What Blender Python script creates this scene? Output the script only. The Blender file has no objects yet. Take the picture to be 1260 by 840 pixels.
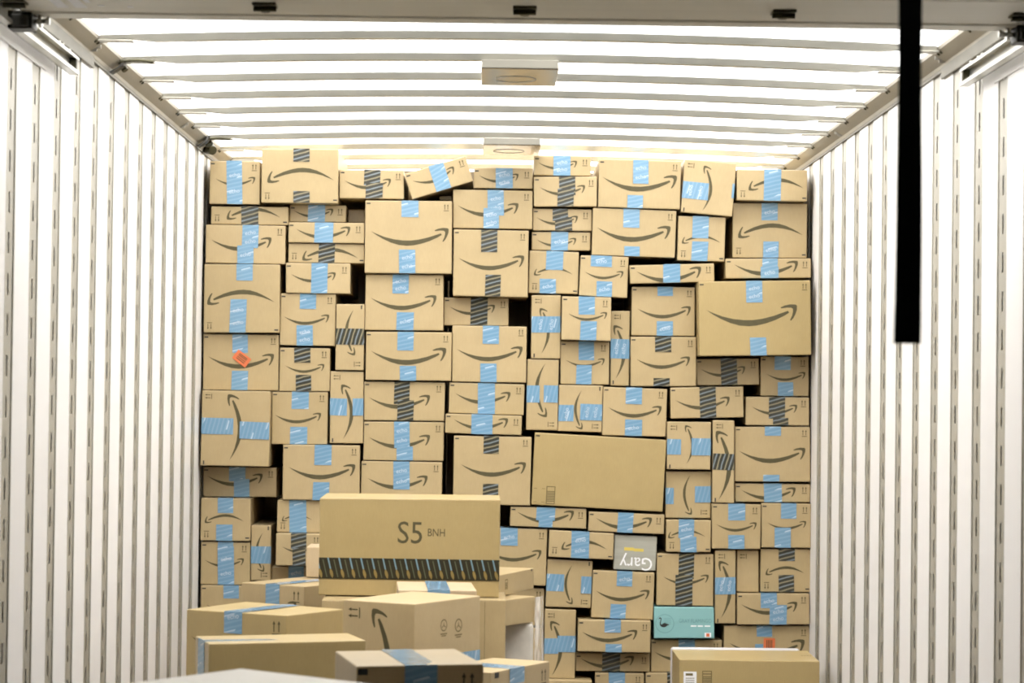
import bpy, bmesh, math, random
from mathutils import Vector, Matrix

random.seed(7)
C = bpy.context.scene.collection
SC = bpy.context.scene

# ---------------------------------------------------------------- camera, light, exposure
CAM_Z = 1.33                      # eye above the trailer floor
F = 3000.0                        # focal length in pixels of the 1260 x 840 frame
ROLL = 0.0122
d_ = Vector((-30.0, -60.0, -F)).normalized()
u_ = Vector((math.sin(ROLL), math.cos(ROLL), 0.0))
u_ = (u_ - d_ * u_.dot(d_)).normalized()
r_ = d_.cross(u_)
W2C = Matrix((r_, d_, u_)).transposed()       # columns: world x, y, z seen by the camera
C2W = W2C.transposed()
cam_data = bpy.data.cameras.new('camera')
cam = bpy.data.objects.new('camera', cam_data)
C.objects.link(cam)
cam.matrix_world = Matrix.Translation((0, 0, CAM_Z)) @ C2W.to_4x4()
cam_data.sensor_width = 36.0
cam_data.lens = F / 1260.0 * 36.0
cam_data.clip_start = 0.05
cam_data.clip_end = 200
cam_data.dof.use_dof = True
cam_data.dof.focus_distance = 9.8
cam_data.dof.aperture_fstop = 8.0
SC.camera = cam

SC.view_settings.view_transform = 'Standard'
SC.view_settings.look = 'None'
SC.view_settings.gamma = 1.0
SC.view_settings.use_curve_mapping = False
SC.view_settings.exposure = -0.07

world = bpy.data.worlds.new('World')
SC.world = world
world.use_nodes = True
world.node_tree.nodes['Background'].inputs[0].default_value = (1.0, 0.985, 0.96, 1)
world.node_tree.nodes['Background'].inputs[1].default_value = 5.7   # bright overcast sky above the translucent roof

sun = bpy.data.lights.new('sun', 'SUN'); sun.energy = 4.6; sun.angle = math.radians(32); sun.color = (1.0, 0.985, 0.96)
sun_o = bpy.data.objects.new('sun', sun); C.objects.link(sun_o)     # brightest part of the hazy sky, behind the viewer
sun_o.rotation_euler = Vector((0.08, 1.0, -1.85)).to_track_quat('-Z', 'Y').to_euler()
SC.cycles.filter_width = 1.9
SC.cycles.max_bounces = 12
SC.cycles.diffuse_bounces = 8
SC.cycles.transmission_bounces = 6
SC.cycles.transparent_max_bounces = 8
SC.cycles.use_denoising = True
SC.cycles.sample_clamp_indirect = 8.0

CAMP = Vector((0, 0, CAM_Z))
def ray(px, py):
    return (C2W @ Vector((px - 630.0, -(py - 420.0), -F))).normalized()
def at_y(px, py, Y):
    d = ray(px, py); return CAMP + d * (Y / d.y)
def at_z(px, py, z):              # z relative to the camera height
    d = ray(px, py); return CAMP + d * (z / d.z)

# ---------------------------------------------------------------- materials
class NG:
    def __init__(s, mat):
        s.nt = mat.node_tree; s.n = s.nt.nodes; s.l = s.nt.links
    def put(s, sock, v):
        if isinstance(v, bpy.types.NodeSocket): s.l.new(v, sock)
        else: sock.default_value = v
    def m(s, op, a, b=0.0, c=0.0):
        n = s.n.new('ShaderNodeMath'); n.operation = op
        s.put(n.inputs[0], a); s.put(n.inputs[1], b)
        if len(n.inputs) > 2: s.put(n.inputs[2], c)
        return n.outputs[0]
    def mix(s, f, a, b):
        n = s.n.new('ShaderNodeMix'); n.data_type = 'RGBA'
        s.put(n.inputs[0], f); s.put(n.inputs[6], a); s.put(n.inputs[7], b)
        return n.outputs[2]
    def noise(s, vec, scale, detail=3.0, rough=0.5):
        n = s.n.new('ShaderNodeTexNoise'); n.inputs['Scale'].default_value = scale
        n.inputs['Detail'].default_value = detail; n.inputs['Roughness'].default_value = rough
        s.l.new(vec, n.inputs['Vector']); return n.outputs[0]
    def mapping(s, vec, scale):
        n = s.n.new('ShaderNodeMapping'); n.inputs['Scale'].default_value = scale
        s.l.new(vec, n.inputs['Vector']); return n.outputs[0]
    def ramp(s, v, a, b):
        n = s.n.new('ShaderNodeMapRange'); n.inputs[1].default_value = a; n.inputs[2].default_value = b
        s.l.new(v, n.inputs[0]); return n.outputs[0]
    def coord(s, which='Object'):
        return s.n.new('ShaderNodeTexCoord').outputs[which]
    def bump(s, h, strength, dist):
        n = s.n.new('ShaderNodeBump'); n.inputs['Strength'].default_value = strength
        n.inputs['Distance'].default_value = dist
        s.l.new(h, n.inputs['Height']); return n.outputs[0]

def new_mat(name, col=(0.5, 0.5, 0.5), rough=0.6, metal=0.0, spec=0.5):
    m = bpy.data.materials.new(name); m.use_nodes = True
    b = m.node_tree.nodes['Principled BSDF']
    b.inputs['Base Color'].default_value = (*col, 1)
    b.inputs['Roughness'].default_value = rough
    b.inputs['Metallic'].default_value = metal
    b.inputs['Specular IOR Level'].default_value = spec
    return m, b, NG(m)

def grained(name, col, rough=0.6, metal=0.0, spec=0.5, amt=0.12, scale=6.0, stretch=(1, 1, 1), bump=0.0):
    m, b, g = new_mat(name, col, rough, metal, spec)
    v = g.mapping(g.coord(), stretch)
    n = g.noise(v, scale, 4)
    lo = tuple(c * (1 - amt) for c in col) + (1,); hi = tuple(min(1, c * (1 + amt)) for c in col) + (1,)
    g.put(b.inputs['Base Color'], g.mix(g.ramp(n, 0.3, 0.7), lo, hi))
    if bump: g.put(b.inputs['Normal'], g.bump(n, bump, 0.002))
    return m

def cardboard(name, a, b_, seed=0.0):
    m, b, g = new_mat(name, a, 0.36, 0, 0.45)
    co = g.coord()
    rnd = g.n.new('ShaderNodeObjectInfo').outputs['Random']
    base = g.mix(rnd, (*a, 1), (*b_, 1))
    n1 = g.noise(co, 9.0, 4, 0.6)
    n2 = g.noise(g.mapping(co, (1, 1, 0.12)), 260.0, 2)
    f = g.m('ADD', g.m('MULTIPLY', g.ramp(n1, 0.3, 0.7), 0.6), g.m('MULTIPLY', g.ramp(n2, 0.3, 0.7), 0.4))
    dark = g.mix(1.0, base, base)
    dn = g.n.new('ShaderNodeMix'); dn.data_type = 'RGBA'; dn.blend_type = 'MULTIPLY'
    dn.inputs[0].default_value = 1.0; g.l.new(base, dn.inputs[6]); dn.inputs[7].default_value = (0.87, 0.86, 0.84, 1)
    g.put(b.inputs['Base Color'], g.mix(f, dn.outputs[2], base))
    g.put(b.inputs['Normal'], g.bump(n2, 0.15, 0.001))
    return m

M = {}
M['board'] = cardboard('kraft_cardboard', (0.432, 0.331, 0.176), (0.467, 0.358, 0.196))
M['board_deep'] = cardboard('kraft_cardboard_brown', (0.395, 0.297, 0.132), (0.41, 0.309, 0.142))
M['board_pale'] = cardboard('kraft_cardboard_pale', (0.50, 0.385, 0.24), (0.53, 0.41, 0.26))
M['ink'] = grained('printed_ink', (0.072, 0.059, 0.022), 0.7, amt=0.1, scale=60)
M['ink_soft'] = grained('faint_printed_ink', (0.15, 0.115, 0.045), 0.7, amt=0.1, scale=60)
M['ink_black'] = grained('black_ink', (0.02, 0.02, 0.018), 0.5, amt=0.1, scale=60)
M['word'] = grained('pale_tape_lettering', (0.46, 0.53, 0.62), 0.4, amt=0.05, scale=60)

def blue_tape():
    m, b, g = new_mat('blue_tape', (0.2, 0.4, 0.65), 0.10, 0, 0.5)
    sp = g.n.new('ShaderNodeSeparateXYZ'); g.l.new(g.coord('UV'), sp.inputs[0])
    u, v = sp.outputs[0], sp.outputs[1]
    wob = g.noise(g.coord('UV'), 30.0, 2)
    q = g.m('ADD', g.m('ADD', v, g.m('MULTIPLY', u, -0.24)), g.m('MULTIPLY', wob, 0.004))
    s = g.m('FRACT', g.m('DIVIDE', q, 0.0165))
    stripe = g.m('GREATER_THAN', s, 0.62)
    t = g.m('FRACT', g.m('DIVIDE', q, 0.0495))
    dash = g.m('MULTIPLY', g.m('LESS_THAN', t, 0.11), g.m('GREATER_THAN', g.noise(g.coord('UV'), 22.0, 0), 0.5))
    c = g.mix(g.m('MULTIPLY', stripe, 0.55), (0.16, 0.295, 0.425, 1), (0.235, 0.375, 0.505, 1))
    c = g.mix(g.m('MULTIPLY', dash, 0.55), c, (0.60, 0.69, 0.78, 1))
    g.put(b.inputs['Base Color'], c)
    g.put(b.inputs['Normal'], g.bump(g.noise(g.coord('UV'), 45.0, 2), 0.25, 0.002))
    return m
def dark_tape():
    m, b, g = new_mat('dark_striped_tape', (0.03, 0.03, 0.03), 0.2, 0, 0.5)
    sp = g.n.new('ShaderNodeSeparateXYZ'); g.l.new(g.coord('UV'), sp.inputs[0])
    u, v = sp.outputs[0], sp.outputs[1]
    wob = g.noise(g.coord('UV'), 25.0, 2)
    q = g.m('ADD', g.m('ADD', v, g.m('MULTIPLY', u, -0.28)), g.m('MULTIPLY', wob, 0.006))
    s = g.m('FRACT', g.m('DIVIDE', q, 0.0165))
    st = g.m('GREATER_THAN', s, 0.64)
    t = g.m('FRACT', g.m('DIVIDE', q, 0.033))
    hue = g.mix(g.m('GREATER_THAN', t, 0.5), (0.235, 0.205, 0.13, 1), (0.18, 0.21, 0.225, 1))
    g.put(b.inputs['Base Color'], g.mix(st, (0.046, 0.046, 0.036, 1), hue))
    g.put(b.inputs['Normal'], g.bump(g.noise(g.coord('UV'), 45.0, 2), 0.2, 0.002))
    return m
def band_tape():   # u runs along the band, v across it
    m, b, g = new_mat('black_banded_tape', (0.02, 0.02, 0.018), 0.4, 0, 0.3)
    sp = g.n.new('ShaderNodeSeparateXYZ'); g.l.new(g.coord('UV'), sp.inputs[0])
    v, u = sp.outputs[0], sp.outputs[1]
    vv = g.m('DIVIDE', v, 0.071)
    p = g.m('FRACT', g.m('DIVIDE', g.m('ADD', u, g.m('MULTIPLY', vv, 0.017)), 0.0372))
    a = g.m('ABSOLUTE', g.m('SUBTRACT', p, 0.5))
    upper = g.m('GREATER_THAN', vv, 0.48)
    blue = g.m('MULTIPLY', g.m('LESS_THAN', a, 0.07), upper)
    lens = g.m('MULTIPLY', g.m('SUBTRACT', 0.50, vv), g.m('SUBTRACT', vv, 0.04))
    wid = g.m('ADD', 0.02, g.m('MULTIPLY', lens, 2.3))
    tan = g.m('MULTIPLY', g.m('LESS_THAN', a, wid), g.m('SUBTRACT', 1.0, upper))
    tan = g.m('MULTIPLY', tan, g.m('GREATER_THAN', vv, 0.05))
    a2 = g.m('ABSOLUTE', g.m('SUBTRACT', g.m('FRACT', g.m('ADD', p, 0.5)), 0.5))
    thin = g.m('MULTIPLY', g.m('LESS_THAN', a2, 0.05), g.m('LESS_THAN', g.m('ABSOLUTE', g.m('SUBTRACT', vv, 0.5)), 0.42))
    c = g.mix(blue, (0.028, 0.024, 0.012, 1), (0.17, 0.27, 0.32, 1))
    c = g.mix(tan, c, (0.235, 0.165, 0.055, 1))
    c = g.mix(thin, c, (0.10, 0.105, 0.065, 1))
    g.put(b.inputs['Base Color'], c)
    return m
M['blue'] = blue_tape(); M['dark'] = dark_tape(); M['band'] = band_tape()
M['panel'] = grained('white_liner_panel', (0.79, 0.775, 0.765), 0.42, amt=0.025, scale=2.0, stretch=(1, 1, 0.15))
M['post'] = grained('grey_slotted_post', (0.42, 0.40, 0.345), 0.45, 0.35, amt=0.12, scale=9, stretch=(1, 1, 0.3))
M['slot'] = grained('post_slot_dark', (0.20, 0.185, 0.15), 0.6, amt=0.1)
M['rail'] = grained('roof_rail_aluminium', (0.36, 0.33, 0.265), 0.5, 0.35, amt=0.12, scale=5, stretch=(1, 0.3, 1))
M['bow'] = grained('roof_bow_steel', (0.50, 0.49, 0.43), 0.30, 0.7, amt=0.08, scale=8)
M['door'] = grained('painted_door_panel', (0.68, 0.65, 0.55), 0.5, amt=0.04, scale=3, stretch=(0.3, 4, 1))
M['steel'] = grained('galvanised_track', (0.50, 0.49, 0.44), 0.3, 0.7, amt=0.10, scale=12)
M['black'] = grained('black_iron', (0.018, 0.016, 0.010), 0.5, amt=0.3, scale=20)
M['olive'] = grained('dark_hinge_iron', (0.05, 0.045, 0.02), 0.45, 0.4, amt=0.3, scale=30)
M['webbing'] = grained('black_webbing', (0.006, 0.006, 0.006), 0.9, spec=0.1, amt=0.3, scale=200)
M['plate'] = grained('shiny_ceiling_plate', (0.58, 0.54, 0.48), 0.24, 1.0, amt=0.03, scale=12)
M['paper'] = grained('white_label_paper', (0.82, 0.82, 0.83), 0.6, amt=0.03)
M['orange'] = grained('orange_red_sticker', (0.66, 0.16, 0.055), 0.5, amt=0.06)
M['teal'] = grained('teal_gift_box', (0.235, 0.455, 0.455), 0.4, amt=0.04)
M['teal_soft'] = grained('teal_faint_print', (0.15, 0.31, 0.32), 0.5, amt=0.04)
M['grey_print'] = grained('grey_printed_box', (0.36, 0.355, 0.30), 0.5, amt=0.16, scale=5, stretch=(0.5, 1, 6))
M['yellow'] = grained('yellow_print', (0.60, 0.47, 0.10), 0.5, amt=0.1)
M['lip'] = grained('grey_lip_steel', (0.20, 0.188, 0.155), 0.6)
M['wrap'] = grained('shiny_wrapped_surface', (0.60, 0.565, 0.50), 0.15, amt=0.12, scale=18, bump=0.8)
M['white_board'] = cardboard('white_faced_cardboard', (0.80, 0.76, 0.66), (0.80, 0.76, 0.66))
M['floor'] = grained('trailer_floor_boards', (0.07, 0.05, 0.032), 0.6, amt=0.3, scale=8, stretch=(6, 0.4, 1))
M['nose'] = grained('front_wall_gap_dark', (0.16, 0.12, 0.07), 0.7, amt=0.2, scale=4)  # wall colour darkened to deepen the shade seen through the parcel gaps
M['dock'] = grained('dock_concrete', (0.07, 0.068, 0.06), 0.8, amt=0.2, scale=3)
M['mailer'] = grained('pale_plastic_mailer', (0.50, 0.48, 0.49), 0.3, amt=0.05, scale=14, bump=0.4)

m, b, g = new_mat('translucent_roof_sheet', (0.9, 0.9, 0.9))
tr = g.n.new('ShaderNodeBsdfTranslucent'); df = g.n.new('ShaderNodeBsdfDiffuse'); mx = g.n.new('ShaderNodeMixShader')
rn = g.noise(g.mapping(g.coord(), (2, 8, 1)), 6, 3)
tr.inputs[0].default_value = (0.95, 0.95, 0.95, 1); df.inputs[0].default_value = (0.85, 0.85, 0.85, 1)
g.l.new(g.mix(g.ramp(rn, 0.3, 0.7), (0.90, 0.90, 0.90, 1), (0.97, 0.97, 0.97, 1)), tr.inputs[0])
mx.inputs[0].default_value = 0.25
g.l.new(tr.outputs[0], mx.inputs[1]); g.l.new(df.outputs[0], mx.inputs[2])
mx2 = g.n.new('ShaderNodeMixShader'); tpr = g.n.new('ShaderNodeBsdfTransparent'); mx2.inputs[0].default_value = 0.30
g.l.new(mx.outputs[0], mx2.inputs[1]); g.l.new(tpr.outputs[0], mx2.inputs[2])
g.l.new(mx2.outputs[0], g.n['Material Output'].inputs[0])
M['roof'] = m

m, b, g = new_mat('clear_plastic_film', (0.93, 0.92, 0.93), 0.18, 0, 0.8)
tp = g.n.new('ShaderNodeBsdfTransparent'); mx = g.n.new('ShaderNodeMixShader')
fn = g.noise(g.mapping(g.coord(), (6, 6, 1)), 14, 3)
g.l.new(g.m('ADD', 0.30, g.m('MULTIPLY', g.ramp(fn, 0.35, 0.65), 0.25)), mx.inputs[0])
g.l.new(tp.outputs[0], mx.inputs[1]); g.l.new(b.outputs[0], mx.inputs[2])
g.l.new(mx.outputs[0], g.n['Material Output'].inputs[0])
M['film'] = m

# ---------------------------------------------------------------- mesh helpers
def link(name, bm, mats, parent=None, smooth=False):
    me = bpy.data.meshes.new(name)
    bmesh.ops.recalc_face_normals(bm, faces=bm.faces)
    bm.to_mesh(me); bm.free()
    for k in (mats if isinstance(mats, (list, tuple)) else [mats]):
        me.materials.append(M[k])
    if smooth:
        for p in me.polygons: p.use_smooth = True
    o = bpy.data.objects.new(name, me); C.objects.link(o)
    if parent is not None: o.parent = parent
    return o
def empty(name, loc=(0, 0, 0)):
    o = bpy.data.objects.new(name, None); o.empty_display_size = 0.1
    C.objects.link(o); o.location = loc
    return o
def tag(o, label=None, cat=None, group=None, kind=None):
    if label: o['label'] = label
    if cat: o['category'] = cat
    if group: o['group'] = group
    if kind: o['kind'] = kind
    return o
def add_box(bm, x0, x1, y0, y1, z0, z1, bev=0.0, mi=0, seg=2):
    vs = [bm.verts.new((x, y, z)) for x in (x0, x1) for y in (y0, y1) for z in (z0, z1)]
    idx = ((0, 1, 3, 2), (4, 6, 7, 5), (0, 4, 5, 1), (2, 3, 7, 6), (0, 2, 6, 4), (1, 5, 7, 3))
    fs = [bm.faces.new([vs[i] for i in f]) for f in idx]
    for f in fs: f.material_index = mi
    if bev:
        es = {e for f in fs for e in f.edges}
        r = bmesh.ops.bevel(bm, geom=list(es), offset=bev, segments=seg, affect='EDGES', profile=0.5)
        for f in r['faces']: f.material_index = mi
    return vs
def add_cyl(bm, p0, p1, r, n=12, mi=0, r2=None):
    p0, p1 = Vector(p0), Vector(p1); ax = (p1 - p0)
    q = ax.to_track_quat('Z', 'Y'); rings = []
    for p, rr in ((p0, r), (p1, r if r2 is None else r2)):
        rings.append([bm.verts.new(p + q @ Vector((rr * math.cos(2 * math.pi * k / n), rr * math.sin(2 * math.pi * k / n), 0))) for k in range(n)])
    for k in range(n):
        f = bm.faces.new((rings[0][k], rings[0][(k + 1) % n], rings[1][(k + 1) % n], rings[1][k])); f.material_index = mi
    for rg in rings:
        f = bm.faces.new(rg); f.material_index = mi
def add_tube(bm, pts, r, n=8, mi=0):
    pts = [Vector(p) for p in pts]; rings = []
    for i, p in enumerate(pts):
        t = (pts[min(i + 1, len(pts) - 1)] - pts[max(i - 1, 0)]).normalized()
        q = t.to_track_quat('Z', 'Y')
        rings.append([bm.verts.new(p + q @ Vector((r * math.cos(2 * math.pi * k / n), r * math.sin(2 * math.pi * k / n), 0))) for k in range(n)])
    for a, b_ in zip(rings, rings[1:]):
        for k in range(n):
            f = bm.faces.new((a[k], a[(k + 1) % n], b_[(k + 1) % n], b_[k])); f.material_index = mi
    for rg in (rings[0], rings[-1]):
        f = bm.faces.new(rg); f.material_index = mi

# ---------------------------------------------------------------- printed marks (flat shapes stamped on a face)
S_UP = [(255, 372), (300, 392), (360, 415), (430, 432), (500, 440), (560, 440), (620, 432), (690, 415), (740, 398), (785, 383)]
S_LO = [(793, 395), (760, 415), (700, 443), (640, 463), (580, 476), (530, 480), (470, 475), (410, 458), (350, 431), (300, 403)]
S_HD = [(737, 360), (765, 348), (800, 341), (835, 343), (844, 351), (843, 377), (832, 407), (818, 432), (803, 448), (798, 442), (811, 415), (817, 390), (817, 371), (806, 363), (780, 362), (742, 367)]
def nrm(p): return ((p[0] - 549.5) / 589.0, -(p[1] - 410.5) / 589.0)
SMILE = [[nrm(p) for p in S_UP + S_LO], [nrm(p) for p in S_HD]]
def rect(x0, y0, x1, y1): return [(x0, y0), (x1, y0), (x1, y1), (x0, y1)]
ARROWS = []
for ax in (-0.0062, 0.0062):
    ARROWS += [rect(ax - 0.0013, -0.008, ax + 0.0013, 0.010), [(ax - 0.0036, 0.007), (ax + 0.0036, 0.007), (ax, 0.0145)]]
ARROWS.append(rect(-0.0105, -0.0138, 0.0105, -0.0112))
def text_polys(txt):
    cu = bpy.data.curves.new('lettering', 'FONT'); cu.body = txt; cu.size = 1.0; cu.resolution_u = 3
    cu.align_x = 'CENTER'; cu.align_y = 'CENTER'
    ob = bpy.data.objects.new('lettering', cu); C.objects.link(ob)
    bpy.context.view_layer.update()
    me = bpy.data.meshes.new_from_object(ob.evaluated_get(bpy.context.evaluated_depsgraph_get()))
    vs = [(v.co.x, v.co.y) for v in me.vertices]
    x0 = min(v[0] for v in vs); x1 = max(v[0] for v in vs); y0 = min(v[1] for v in vs); y1 = max(v[1] for v in vs)
    s = 1.0 / (x1 - x0)
    vs = [((v[0] - (x0 + x1) / 2) * s, (v[1] - (y0 + y1) / 2) * s) for v in vs]
    polys = [[vs[i] for i in p.vertices] for p in me.polygons]
    bpy.data.objects.remove(ob); bpy.data.meshes.remove(me); bpy.data.curves.remove(cu)
    return polys                        # width 1, centred
T_ECHO = text_polys('echo'); T_S5 = text_polys('S5'); T_BNH = text_polys('BNH'); T_GARY = text_polys('Gary')
T_FLAM = text_polys('GRAY FLAMINGO')

def frame(face, w, d, h):
    """origin, u, v, normal of a face in box coordinates (x 0..w, y 0..d, z 0..h)"""
    if face == 'front': return Vector((0, 0, 0)), Vector((1, 0, 0)), Vector((0, 0, 1)), Vector((0, -1, 0))
    if face == 'left': return Vector((0, d, 0)), Vector((0, -1, 0)), Vector((0, 0, 1)), Vector((-1, 0, 0))
    if face == 'right': return Vector((w, 0, 0)), Vector((0, 1, 0)), Vector((0, 0, 1)), Vector((1, 0, 0))
    return Vector((0, 0, h)), Vector((1, 0, 0)), Vector((0, 1, 0)), Vector((0, 0, 1))
def stamp(bm, fr, polys, cu, cv, s, rot, off, mi, s2=None):
    o, u, v, n = fr; c, si = math.cos(rot), math.sin(rot); s2 = s2 or s
    for P in polys:
        vs = []
        for (x, y) in P:
            x, y = x * s, y * s2
            vs.append(bm.verts.new(o + u * (cu + x * c - y * si) + v * (cv + x * si + y * c) + n * off))
        f = bm.faces.new(vs); f.material_index = mi

class Carton:
    """a carton: origin at the bottom of its front left edge"""
    def __init__(s, origin, ang, yaw, w, d, h, mat='board', jit=0.0012, name='cardboard_box', extra=('ink', 'ink_soft', 'ink_black', 'paper', 'word')):
        s.w, s.d, s.h = w, d, h
        s.mw = Matrix.Translation(origin) @ Matrix.Rotation(yaw, 4, 'Z') @ Matrix.Rotation(ang, 4, 'Y')
        s.bm = bmesh.new(); s.mats = [mat] + list(extra); s.name = name; s.tapes = []
        vs = add_box(s.bm, 0, w, 0, d, 0, h)
        for v in vs:
            v.co += Vector((random.uniform(-1, 1) * jit if jit < 0.0015 else 0, 0, random.uniform(-1, 1) * jit))
        bmesh.ops.bevel(s.bm, geom=list(s.bm.edges), offset=min(0.0035, w * 0.04), segments=2, affect='EDGES', profile=0.6)
    def uv(s, face, px, py):
        inv = s.mw.inverted(); p = inv @ CAMP; q = inv.to_3x3() @ ray(px, py)
        o, u, v, n = frame(face, s.w, s.d, s.h)
        t = (o - p).dot(n) / q.dot(n); P = p + q * t - o
        return P.dot(u), P.dot(v)
    def stamp(s, face, polys, cu, cv, sc, rot=0.0, mat='ink', off=0.0005, s2=None):
        stamp(s.bm, frame(face, s.w, s.d, s.h), polys, cu, cv, sc, rot, off, s.mats.index(mat), s2)
    def marks(s, rot, smile, face='front', bar=True, arrows=True, icon=1.0):
        """smile = (centre u, centre v, length); rot in quarter turns"""
        a = rot * math.pi / 2
        W, H = (s.w if face in ('front', 'top') else s.d), s.h
        if smile: s.stamp(face, SMILE, smile[0], smile[1], smile[2], a)
        cx, cy = W / 2, H / 2
        lw, lh = (W, H) if rot % 2 == 0 else (H, W)
        def place(lx, ly):
            c, si = math.cos(a), math.sin(a)
            return cx + lx * c - ly * si, cy + lx * si + ly * c
        if arrows:
            p = place(lw / 2 - 0.024 * icon, lh / 2 - 0.026 * icon); s.stamp(face, ARROWS, p[0], p[1], icon, a)
        if bar:
            p = place(-lw / 2 + 0.012, lh / 2 - 0.012)
            s.stamp(face, [rect(-0.008, -0.0026, 0.008, 0.0026)], p[0], p[1], 1.0, a, mat='ink_black')
    def tape(s, face, u0, u1, v0, v1, kind='blue', horiz=False, words=(), fold=(0, 0), tilt=0.0, lay=0):
        s.tapes.append((face, u0, u1, v0, v1, kind, horiz, words, fold, tilt, lay))
    def finish(s, label, group=None, cat='box'):
        o = link(s.name, s.bm, s.mats)
        o.matrix_world = s.mw
        tag(o, label, cat, group)
        for (face, u0, u1, v0, v1, kind, horiz, words, fold, tilt, lay) in s.tapes:
            bm = bmesh.new(); uvl = bm.loops.layers.uv.new('UVMap')
            O, U, V, N = frame(face, s.w, s.d, s.h)
            off = 0.0014 + 0.0008 * lay; th = 0.0007
            off0 = random.uniform(0, 0.3)
            def quad(pts, uvs):
                f = bm.faces.new([bm.verts.new(p) for p in pts])
                for l, q in zip(f.loops, uvs): l[uvl].uv = q
            def P(u, v, n): return O + U * u + V * v + N * n
            W = s.w if face in ('front', 'top') else s.d; H = s.d if face == 'top' else s.h
            if horiz:
                a = (v0 + v1) / 2
                def tp(u, v): return (u, v + tilt * (u - (u0 + u1) / 2))
                us = (u0, u1); coords = lambda u, v: (v - v0, u - u0 + off0)
            else:
                def tp(u, v): return (u + tilt * (v - (v0 + v1) / 2), v)
                coords = lambda u, v: (u - u0, v - v0 + off0)
            c4 = [(u0, v0), (u1, v0), (u1, v1), (u0, v1)]
            quad([P(*tp(*c), off) for c in c4], [coords(*c) for c in c4])
            for i in range(4):          # the strip's own thin edges
                a, b_ = c4[i], c4[(i + 1) % 4]
                quad([P(*tp(*a), off), P(*tp(*b_), off), P(*tp(*b_), off - th), P(*tp(*a), off - th)], [coords(*a), coords(*b_), coords(*b_), coords(*a)])
            if fold[1] and not horiz:   # over the top edge and on along the lid
                L = fold[1]; Tm = 0.0012
                e = [(u0, v1), (u1, v1)]
                a, b_ = P(*tp(*e[0]), off), P(*tp(*e[1]), off)
                nb = O.copy() * 0
                up = Vector((0, 0, s.h + Tm)) if face != 'top' else None
                if up is not None:
                    a1 = Vector((a.x, a.y, s.h + Tm)); b1 = Vector((b_.x, b_.y, s.h + Tm))
                    a2 = a1 - N * (L + off); b2 = b1 - N * (L + off)
                    quad([a, b_, b1, a1], [coords(u0, v1), coords(u1, v1), coords(u1, v1 + .003), coords(u0, v1 + .003)])
                    quad([a1, b1, b2, a2], [coords(u0, v1), coords(u1, v1), coords(u1, v1 + L), coords(u0, v1 + L)])
            mats = [kind, 'word']
            if kind == 'blue':
                for wv in words:
                    if horiz:
                        stamp(bm, (O, U, V, N), T_ECHO, u0 + (u1 - u0) * wv, (v0 + v1) / 2, 0.043, math.pi / 2 - 0.12, off + 0.0004, 1)
                    else:
                        vv = v0 + (v1 - v0) * wv
                        if v1 - v0 > 0.022: stamp(bm, (O, U, V, N), T_ECHO, (u0 + u1) / 2, vv, 0.043, 0.15, off + 0.0004, 1)
            t = link('tape', bm, mats, o)
            t['label'] = {'blue': 'blue tape strip with pale streaks', 'dark': 'dark tape strip with slanting stripes', 'band': 'black tape band with tan and blue stripes'}[kind]
        return o

# ================================================================ THE TRAILER
XL, XR = -1.173, 1.329            # side walls
YR, YN = 3.35, 11.40              # rear opening, front (nose) wall
ZC = CAM_Z
WALL_TOP = ZC + 0.97
ROOF_E = ZC + 1.003               # roof at the rails; 26 mm higher along the middle
XM = (XL + XR) / 2; HW = (XR - XL) / 2
def roof_z(x, e=ROOF_E): return e + 0.026 * (1 - ((x - XM) / (HW - 0.05)) ** 2)

bm = bmesh.new(); add_box(bm, XL - 0.02, XR + 0.02, YR, YN + 0.02, -0.04, 0)
tag(link('floor', bm, 'floor'), kind='structure')
bm = bmesh.new(); add_box(bm, XL - 0.03, XR + 0.03, YN, YN + 0.03, 0, ROOF_E + 0.02)
tag(link('wall_front', bm, 'nose'), kind='structure')

# one slotted post, shared by every place on both walls
POST_P, POST_W = 0.3127, 0.112
def post_mesh():
    bm = bmesh.new(); H = WALL_TOP; hw = POST_W / 2
    xs = [-hw, -hw + 0.006, -0.008, 0.008, hw - 0.006, hw]
    zs = [0.0]; z = 0.05
    while z + 0.1 < H: zs += [z, z + 0.052]; z += 0.1
    zs.append(H)
    gr = [[bm.verts.new((0, x, zz)) for zz in zs] for x in xs]
    for i in range(len(xs) - 1):
        for j in range(len(zs) - 1):
            if i == 2 and j % 2 == 1: continue      # the open slots
            bm.faces.new((gr[i][j], gr[i + 1][j], gr[i + 1][j + 1], gr[i][j + 1]))
    for s in (-1, 1):                                # raised lips along both edges
        add_box(bm, -0.001, 0.003, s * hw - 0.004, s * hw + 0.004, 0, H)
    f = bm.faces.new([bm.verts.new(p) for p in ((-0.006, -0.012, 0.02), (-0.006, 0.012, 0.02), (-0.006, 0.012, H - 0.02), (-0.006, -0.012, H - 0.02))])
    f.material_index = 1
    me = bpy.data.meshes.new('post'); bm.to_mesh(me); bm.free()
    me.materials.append(M['post']); me.materials.append(M['slot'])
    return me
PM = post_mesh()
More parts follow.
